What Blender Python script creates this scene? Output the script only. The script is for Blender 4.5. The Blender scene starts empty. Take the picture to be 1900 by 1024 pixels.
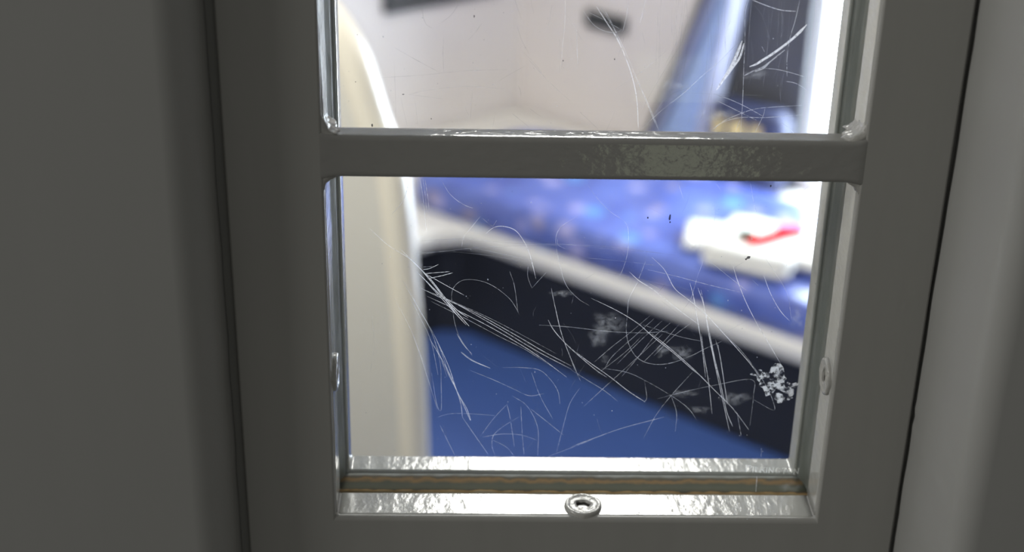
import bpy, bmesh, math, random
from mathutils import Vector, Matrix, noise

sc = bpy.context.scene
C = sc.collection
random.seed(7)

# ---------------------------------------------------------------- camera
cam_d = bpy.data.cameras.new('camera')
cam = bpy.data.objects.new('camera', cam_d)
C.objects.link(cam)
cam_d.sensor_width = 36.0
cam_d.sensor_fit = 'HORIZONTAL'
cam_d.lens = 54.155
cam_d.clip_start = 0.01
right = Vector((0.99961496, -0.01854838, 0.02063694))
down = Vector((0.0102958, -0.44270344, -0.89660898))
fwd = Vector((0.02576669, 0.89647623, -0.44234201))
rot = Matrix((right, -down, -fwd)).transposed()
cam.matrix_world = Matrix.Translation((-0.0446, -0.5307, 1.8)) @ rot.to_4x4()
cam_d.dof.use_dof = True
cam_d.dof.focus_distance = 0.606
cam_d.dof.aperture_fstop = 7.4
sc.camera = cam

# ---------------------------------------------------------------- world, lights, exposure
world = bpy.data.worlds.new('corridor_ambience')
sc.world = world
world.use_nodes = True
wb = world.node_tree.nodes['Background']
wb.inputs[0].default_value = (1.0, 0.985, 0.94, 1)
wb.inputs[1].default_value = 0.15

def area(name, loc, target, sx, sy, power, color):
    d = bpy.data.lights.new(name, 'AREA')
    d.shape = 'RECTANGLE'
    d.size, d.size_y, d.energy, d.color = sx, sy, power, color
    o = bpy.data.objects.new(name, d)
    C.objects.link(o)
    o.location = loc
    o.rotation_euler = (Vector(target) - Vector(loc)).to_track_quat('-Z', 'Y').to_euler()
    return o

area('cell_ceiling_light', (0.115, 1.70, 2.56), (0.115, 1.701, 0), 0.38, 0.55, 31.5, (1.0, 0.96, 0.92))
area('screen_fill_light', (-0.5, 0.16, 2.3), (-0.2, 0.95, 1.45), 0.3, 0.2, 5.5, (1.0, 0.96, 0.90)).data.spread = math.radians(80)  # added fill lamp, no real fixture, brightens the front of the privacy screen
area('corridor_ceiling_light', (-1.5, -0.40, 2.45), (0.1, -0.05, 1.5), 0.9, 0.25, 16.0, (1.0, 0.985, 0.94))
area('crossbar_sheen_light', (0.345, -2.2, 0.72), (0.13, 0, 1.5), 0.17, 0.34, 0.22, (0.88, 1.0, 0.66))  # added unseen lamp behind the camera for the greenish sheen on the crossbar
sc.view_settings.view_transform = 'Standard'
sc.view_settings.look = 'None'
sc.view_settings.exposure = 0.0
sc.view_settings.gamma = 1.0
sc.view_settings.use_curve_mapping = False
sc.cycles.use_denoising = True

# ---------------------------------------------------------------- materials
def new_mat(name):
    m = bpy.data.materials.new(name)
    m.use_nodes = True
    nt = m.node_tree
    return m, nt, nt.nodes['Principled BSDF']

def paint(name, col, rough=0.4, bump=0.0, scale=60.0, stretch=(1, 1, 1), vary=0.06, col2=None, spec=0.5, coat=0.0, dist=0.001):
    """Painted or plain surface: a noise tints the colour a little and raises a bump."""
    m, nt, b = new_mat(name)
    tc = nt.nodes.new('ShaderNodeTexCoord')
    mp = nt.nodes.new('ShaderNodeMapping')
    mp.inputs['Scale'].default_value = stretch
    nt.links.new(tc.outputs['Object'], mp.inputs[0])
    n = nt.nodes.new('ShaderNodeTexNoise')
    n.inputs['Scale'].default_value = scale
    n.inputs['Detail'].default_value = 5
    nt.links.new(mp.outputs[0], n.inputs['Vector'])
    mix = nt.nodes.new('ShaderNodeMix')
    mix.data_type = 'RGBA'
    c2 = col2 or tuple(c * (1 - vary * 2) for c in col)
    mix.inputs[6].default_value = (*col, 1)
    mix.inputs[7].default_value = (*c2, 1)
    nt.links.new(n.outputs['Fac'], mix.inputs[0])
    nt.links.new(mix.outputs[2], b.inputs['Base Color'])
    b.inputs['Roughness'].default_value = rough
    b.inputs['Specular IOR Level'].default_value = spec
    b.inputs['Coat Weight'].default_value = coat
    if bump:
        bp = nt.nodes.new('ShaderNodeBump')
        bp.inputs['Strength'].default_value = bump
        bp.inputs['Distance'].default_value = dist
        nt.links.new(n.outputs['Fac'], bp.inputs['Height'])
        nt.links.new(bp.outputs[0], b.inputs['Normal'])
    return m

GREY = (0.32, 0.317, 0.298)
M = {}
M['frame_face'] = paint('grey_gloss_paint', GREY, 0.42, 0.25, 90, (1.0, 1.0, 0.12), 0.05, dist=0.0006)
M['bar_paint'] = paint('grey_orange_peel_paint', (0.255, 0.253, 0.238), 0.07, 0.3, 230, (0.6, 1, 1), 0.04, dist=0.0007)
M['sill_paint'] = paint('pale_brushed_gloss_paint', (0.44, 0.44, 0.415), 0.15, 0.5, 240, (1, 0.55, 1), 0.08, dist=0.00048)
M['weld_paint'] = paint('lumpy_gloss_paint', (0.4, 0.395, 0.37), 0.2, 0.6, 420, vary=0.06, dist=0.0006)
M['jamb_paint'] = paint('grey_door_paint', (0.295, 0.295, 0.283), 0.5, 0.1, 30, (1, 1, 0.1), 0.04)
M['wall_white'] = paint('pinkish_white_wall', (0.76, 0.715, 0.695), 0.55, 0.05, 6, vary=0.03)
M['wall_warm'] = paint('warm_white_wall', (0.76, 0.70, 0.67), 0.55, 0.05, 6, vary=0.03)
M['ceiling_white'] = paint('white_ceiling', (0.8, 0.8, 0.78), 0.7, 0.05, 6, vary=0.03)
M['floor_blue'] = paint('blue_vinyl_floor', (0.045, 0.095, 0.30), 0.45, 0.08, 40, vary=0.12)
M['corridor_floor'] = paint('grey_corridor_floor', (0.45, 0.45, 0.43), 0.5, 0.05, 20)
M['bench_white'] = paint('bench_white_moulding', (0.74, 0.71, 0.66), 0.35, 0.03, 10, vary=0.03)
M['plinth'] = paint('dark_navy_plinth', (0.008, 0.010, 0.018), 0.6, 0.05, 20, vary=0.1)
M['screen'] = paint('cream_screen', (0.60, 0.57, 0.51), 0.4, 0.04, 8, vary=0.03)
M['screen_edge'] = paint('cream_edge_trim', (0.74, 0.68, 0.57), 0.3, 0.03, 8, vary=0.03)
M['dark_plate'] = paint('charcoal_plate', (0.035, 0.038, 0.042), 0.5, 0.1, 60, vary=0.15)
M['dark_panel'] = paint('dark_grey_panel', (0.085, 0.085, 0.095), 0.45, 0.08, 20, (1, 1, 0.2), 0.1)
M['panel_edge'] = paint('mid_grey_edging', (0.2, 0.2, 0.21), 0.4, 0.05, 20)
M['pad_blue'] = paint('pale_blue_pad', (0.36, 0.47, 0.74), 0.35, 0.15, 25, vary=0.12)
M['pad_piping'] = paint('lavender_white_piping', (0.46, 0.47, 0.60), 0.4, 0.05, 30)
M['bag_navy'] = paint('navy_fabric', (0.03, 0.038, 0.10), 0.6, 0.2, 60, vary=0.15)
M['bag_yellow'] = paint('yellow_print', (0.85, 0.66, 0.28), 0.6, 0.05, 60, vary=0.1)
M['towel'] = paint('white_towelling', (0.82, 0.80, 0.74), 0.9, 0.5, 300, vary=0.05, dist=0.002)
M['red_print'] = paint('red_print', (0.62, 0.008, 0.02), 0.9, 0.05, 80, vary=0.1, spec=0.05)
M['dark_print'] = paint('dark_green_print', (0.015, 0.035, 0.02), 0.9, 0.05, 80, vary=0.1, spec=0.05)
M['purple_print'] = paint('mauve_print', (0.45, 0.25, 0.5), 0.6, 0.05, 80, vary=0.1)
M['window_frame'] = paint('white_window_frame', (0.8, 0.82, 0.85), 0.35, 0.03, 20)
M['socket'] = paint('clogged_socket_dark', (0.02, 0.018, 0.015), 0.7, 0.2, 500)

m, nt, b = new_mat('daylit_frosted_glass')
b.inputs['Base Color'].default_value = (0.8, 0.85, 0.9, 1)
b.inputs['Emission Color'].default_value = (0.80, 0.90, 1.0, 1)
b.inputs['Emission Strength'].default_value = 27.0
M['window_glow'] = m

# blue vinyl mattress with pale printed blobs
m, nt, b = new_mat('blue_patterned_vinyl')
tc = nt.nodes.new('ShaderNodeTexCoord')
def ramp(src, p0, p1, c0, c1):
    r = nt.nodes.new('ShaderNodeValToRGB')
    r.color_ramp.elements[0].position, r.color_ramp.elements[1].position = p0, p1
    r.color_ramp.elements[0].color, r.color_ramp.elements[1].color = (*c0, 1), (*c1, 1)
    nt.links.new(src, r.inputs[0])
    return r.outputs[0]
def mixc(fac, a, c):
    x = nt.nodes.new('ShaderNodeMix')
    x.data_type = 'RGBA'
    nt.links.new(fac, x.inputs[0])
    if isinstance(a, tuple): x.inputs[6].default_value = (*a, 1)
    else: nt.links.new(a, x.inputs[6])
    if isinstance(c, tuple): x.inputs[7].default_value = (*c, 1)
    else: nt.links.new(c, x.inputs[7])
    return x.outputs[2]
ns = nt.nodes.new('ShaderNodeTexNoise'); ns.inputs['Scale'].default_value = 9; nt.links.new(tc.outputs['Object'], ns.inputs['Vector'])
base = ramp(ns.outputs['Fac'], 0.35, 0.68, (0.05, 0.075, 0.30), (0.10, 0.15, 0.47))
for sc_, thr, col in ((11.0, 0.30, (0.30, 0.29, 0.55)), (8.0, 0.24, (0.10, 0.26, 0.60)), (9.3, 0.2, (0.22, 0.19, 0.30))):
    v = nt.nodes.new('ShaderNodeTexVoronoi'); v.inputs['Scale'].default_value = sc_
    mp = nt.nodes.new('ShaderNodeMapping'); mp.inputs['Location'].default_value = (sc_, thr * 7, 0)
    nt.links.new(tc.outputs['Object'], mp.inputs[0]); nt.links.new(mp.outputs[0], v.inputs['Vector'])
    base = mixc(ramp(v.outputs['Distance'], thr * 0.6, thr, (1, 1, 1), (0, 0, 0)), base, col)
nt.links.new(base, b.inputs['Base Color'])
b.inputs['Roughness'].default_value = 0.32
b.inputs['Specular IOR Level'].default_value = 0.9
M['mattress'] = m

# stained sealant around the pane: ochre at the front, olive mould, rust line, grey at the back
m, nt, b = new_mat('mould_stained_sealant')
tc = nt.nodes.new('ShaderNodeTexCoord')
sx = nt.nodes.new('ShaderNodeSeparateXYZ'); nt.links.new(tc.outputs['Object'], sx.inputs[0])
nz = nt.nodes.new('ShaderNodeTexNoise'); nz.inputs['Scale'].default_value = 140; nz.inputs['Detail'].default_value = 6
nt.links.new(tc.outputs['Object'], nz.inputs['Vector'])
ad = nt.nodes.new('ShaderNodeMath'); ad.operation = 'MULTIPLY_ADD'; ad.inputs[1].default_value = 0.005; nt.links.new(nz.outputs['Fac'], ad.inputs[0]); nt.links.new(sx.outputs['Y'], ad.inputs[2])
mr = nt.nodes.new('ShaderNodeMapRange'); mr.inputs['From Min'].default_value = 0.018 + 0.0025; mr.inputs['From Max'].default_value = 0.034 + 0.0025
nt.links.new(ad.outputs[0], mr.inputs['Value'])
r = nt.nodes.new('ShaderNodeValToRGB')
cr = r.color_ramp
stops = [(0.0, (0.36, 0.31, 0.20)), (0.10, (0.32, 0.21, 0.09)), (0.17, (0.06, 0.055, 0.04)), (0.32, (0.085, 0.09, 0.065)), (0.60, (0.10, 0.105, 0.08)), (0.72, (0.27, 0.17, 0.08)), (0.80, (0.11, 0.10, 0.08)), (1.0, (0.30, 0.31, 0.29))]
cr.elements[0].position, cr.elements[0].color = stops[0][0], (*stops[0][1], 1)
cr.elements[1].position, cr.elements[1].color = stops[-1][0], (*stops[-1][1], 1)
for p, c in stops[1:-1]:
    e = cr.elements.new(p); e.color = (*c, 1)
nt.links.new(mr.outputs[0], r.inputs[0])
nt.links.new(r.outputs[0], b.inputs['Base Color'])
b.inputs['Roughness'].default_value = 0.85
b.inputs['Specular IOR Level'].default_value = 0.12
M['seal'] = m
M['seal_side'] = paint('grey_side_sealant', (0.22, 0.23, 0.215), 0.45, 0.6, 220, (1, 1, 0.25), 0.1, col2=(0.09, 0.10, 0.08), dist=0.0008)

# clear pane
m = bpy.data.materials.new('clear_glass'); m.use_nodes = True; nt = m.node_tree; nt.nodes.clear()
out = nt.nodes.new('ShaderNodeOutputMaterial'); tr = nt.nodes.new('ShaderNodeBsdfTransparent'); gl = nt.nodes.new('ShaderNodeBsdfGlossy')
tr.inputs[0].default_value = (0.975, 0.99, 0.98, 1); gl.inputs['Roughness'].default_value = 0.02
fr = nt.nodes.new('ShaderNodeFresnel'); fr.inputs[0].default_value = 1.5
ge = nt.nodes.new('ShaderNodeNewGeometry'); iv = nt.nodes.new('ShaderNodeMath'); iv.operation = 'SUBTRACT'; iv.inputs[0].default_value = 1
nt.links.new(ge.outputs['Backfacing'], iv.inputs[1])
mu = nt.nodes.new('ShaderNodeMath'); mu.operation = 'MULTIPLY'; nt.links.new(fr.outputs[0], mu.inputs[0]); nt.links.new(iv.outputs[0], mu.inputs[1])
mx = nt.nodes.new('ShaderNodeMixShader'); nt.links.new(mu.outputs[0], mx.inputs[0]); nt.links.new(tr.outputs[0], mx.inputs[1]); nt.links.new(gl.outputs[0], mx.inputs[2])
nt.links.new(mx.outputs[0], out.inputs[0])
M['glass'] = m

def mark_mat(name, col, alpha, nscale=0.0, lo=0.4, hi=0.65, facing=0.5, fade=False):
    """Scratch / smear on the pane: scattering white over clear, broken up by a noise."""
    m = bpy.data.materials.new(name); m.use_nodes = True; nt = m.node_tree; nt.nodes.clear()
    out = nt.nodes.new('ShaderNodeOutputMaterial'); tr = nt.nodes.new('ShaderNodeBsdfTransparent')
    df = nt.nodes.new('ShaderNodeBsdfDiffuse'); tl = nt.nodes.new('ShaderNodeBsdfTranslucent')
    df.inputs[0].default_value = (*col, 1); tl.inputs[0].default_value = (*col, 1)
    m1 = nt.nodes.new('ShaderNodeMixShader'); m1.inputs[0].default_value = facing
    nt.links.new(df.outputs[0], m1.inputs[1]); nt.links.new(tl.outputs[0], m1.inputs[2])
    m2 = nt.nodes.new('ShaderNodeMixShader')
    nt.links.new(tr.outputs[0], m2.inputs[1]); nt.links.new(m1.outputs[0], m2.inputs[2]); nt.links.new(m2.outputs[0], out.inputs[0])
    if nscale:
        tc = nt.nodes.new('ShaderNodeTexCoord'); n = nt.nodes.new('ShaderNodeTexNoise')
        n.inputs['Scale'].default_value = nscale; n.inputs['Detail'].default_value = 6; n.inputs['Roughness'].default_value = 0.65
        nt.links.new(tc.outputs['Object'], n.inputs['Vector'])
        mr = nt.nodes.new('ShaderNodeMapRange'); mr.inputs['From Min'].default_value = lo; mr.inputs['From Max'].default_value = hi; mr.inputs['To Max'].default_value = alpha
        nt.links.new(n.outputs['Fac'], mr.inputs['Value']); nt.links.new(mr.outputs[0], m2.inputs[0])
        if fade:
            at = nt.nodes.new('ShaderNodeAttribute'); at.attribute_name = 'fade'
            mu = nt.nodes.new('ShaderNodeMath'); mu.operation = 'MULTIPLY'
            nt.links.new(mr.outputs[0], mu.inputs[0]); nt.links.new(at.outputs['Fac'], mu.inputs[1]); nt.links.new(mu.outputs[0], m2.inputs[0])
    else:
        m2.inputs[0].default_value = alpha
    return m
M['scratch_strong'] = mark_mat('deep_scratch', (0.95, 0.96, 1.0), 0.75, 900, 0.25, 0.5, 0.7)
M['scratch_mid'] = mark_mat('fine_scratch', (0.92, 0.94, 1.0), 0.42, 500, 0.25, 0.55, 0.7)
M['scratch_faint'] = mark_mat('faint_scratch', (0.6, 0.62, 0.68), 0.35, 300, 0.3, 0.65, 0.6)
M['smear'] = mark_mat('milky_smear', (0.9, 0.92, 0.97), 0.42, 420, 0.36, 0.8, 0.7, fade=True)
M['paint_fleck'] = mark_mat('white_paint_fleck', (0.8, 0.82, 0.86), 0.75, 330, 0.44, 0.56, 0.6)
M['speck_dark'] = mark_mat('dark_speck', (0.03, 0.025, 0.03), 0.9)
M['etching'] = mark_mat('etched_lettering', (0.95, 0.97, 0.95), 0.42, 0, facing=0.6)
M['glass_edge'] = paint('green_glass_edge', (0.10, 0.14, 0.11), 0.2, 0.02, 60)

# ---------------------------------------------------------------- helpers
def link(name, me, mats, parent=None, loc=None):
    o = bpy.data.objects.new(name, me)
    C.objects.link(o)
    for x in (mats if isinstance(mats, (list, tuple)) else [mats]):
        me.materials.append(x)
    if parent is not None:
        o.parent = parent
    if loc:
        o.location = loc
    return o

def obj(name, bm, mats, parent=None, smooth=False, loc=None):
    me = bpy.data.meshes.new(name)
    bmesh.ops.recalc_face_normals(bm, faces=bm.faces)
    bm.to_mesh(me)
    bm.free()
    if smooth:
        for p in me.polygons:
            p.use_smooth = True
    return link(name, me, mats, parent, loc)

def thing(name, label, cat, loc=(0, 0, 0), rotz=0, group=None):
    o = bpy.data.objects.new(name, None)
    C.objects.link(o)
    o.empty_display_size = 0.02
    o.location = loc
    o.rotation_euler = (0, 0, rotz)
    o['label'] = label
    o['category'] = cat
    if group:
        o['group'] = group
    return o

def tag(o, label, cat, group=None):
    o['label'] = label
    o['category'] = cat
    if group:
        o['group'] = group
    return o

def structure(o):
    o['kind'] = 'structure'
    return o

def box(bm, a, b):
    vs = [bm.verts.new((x, y, z)) for x in (a[0], b[0]) for y in (a[1], b[1]) for z in (a[2], b[2])]
    for f in ((0, 1, 3, 2), (4, 6, 7, 5), (0, 4, 5, 1), (2, 3, 7, 6), (0, 2, 6, 4), (1, 5, 7, 3)):
        bm.faces.new([vs[i] for i in f])
    return vs

def bevel(o, w, seg=3, angle=0.6):
    md = o.modifiers.new('bevel', 'BEVEL')
    md.width, md.segments, md.limit_method, md.angle_limit = w, seg, 'ANGLE', angle
    for p in o.data.polygons:
        p.use_smooth = True
    wn = o.modifiers.new('weighted_normals', 'WEIGHTED_NORMAL')
    wn.keep_sharp, wn.weight = True, 80
    return o

def prism(bm, pts, z0, z1):
    """Extrude a plan polygon (x, y) from z0 to z1."""
    lo = [bm.verts.new((x, y, z0)) for x, y in pts]
    hi = [bm.verts.new((x, y, z1)) for x, y in pts]
    n = len(pts)
    bm.faces.new(lo[::-1]); bm.faces.new(hi)
    for i in range(n):
        bm.faces.new((lo[i], lo[(i + 1) % n], hi[(i + 1) % n], hi[i]))

def ring(bm, outer, inner, y0, y1):
    """Rectangular frame in x/z with an opening, from y0 to y1."""
    def loop(r, y):
        x0, x1, z0, z1 = r
        return [bm.verts.new(p) for p in ((x0, y, z0), (x1, y, z0), (x1, y, z1), (x0, y, z1))]
    of, ob, nf, nb = loop(outer, y0), loop(outer, y1), loop(inner, y0), loop(inner, y1)
    for i in range(4):
        j = (i + 1) % 4
        bm.faces.new((of[i], of[j], nf[j], nf[i]))
        bm.faces.new((ob[i], nb[i], nb[j], ob[j]))
        bm.faces.new((nf[i], nf[j], nb[j], nb[i]))
        bm.faces.new((of[i], ob[i], ob[j], of[j]))

def soft_slab(sx, sy, sz, cuts=14, r=0.3, amp=0.0, freq=8.0, seed=0.0, sag=0.0):
    """A rounded cushion-like block centred on x/y with its base at z = 0."""
    bm = bmesh.new()
    bmesh.ops.create_cube(bm, size=2.0)
    bmesh.ops.subdivide_edges(bm, edges=bm.edges[:], cuts=cuts, use_grid_fill=True)
    rad = min(sz * 0.5, sx * 0.5, sy * 0.5) * r * 2
    rad = min(rad, sz * 0.499)
    hx, hy, hz = sx / 2, sy / 2, sz / 2
    for v in bm.verts:
        p = Vector((v.co.x * hx, v.co.y * hy, v.co.z * hz))
        q = Vector((max(-hx + rad, min(hx - rad, p.x)), max(-hy + rad, min(hy - rad, p.y)), max(-hz + rad, min(hz - rad, p.z))))
        d = p - q
        if d.length > 1e-9:
            p = q + d.normalized() * rad
        if amp:
            k = noise.noise(Vector((p.x * freq + seed, p.y * freq, p.z * freq * 2)))
            p += Vector((0.5 * k, 0.5 * noise.noise(Vector((p.y * freq, p.x * freq + seed, 3))), k)) * amp
        v.co = p + Vector((0, 0, hz))
    return bm

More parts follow.
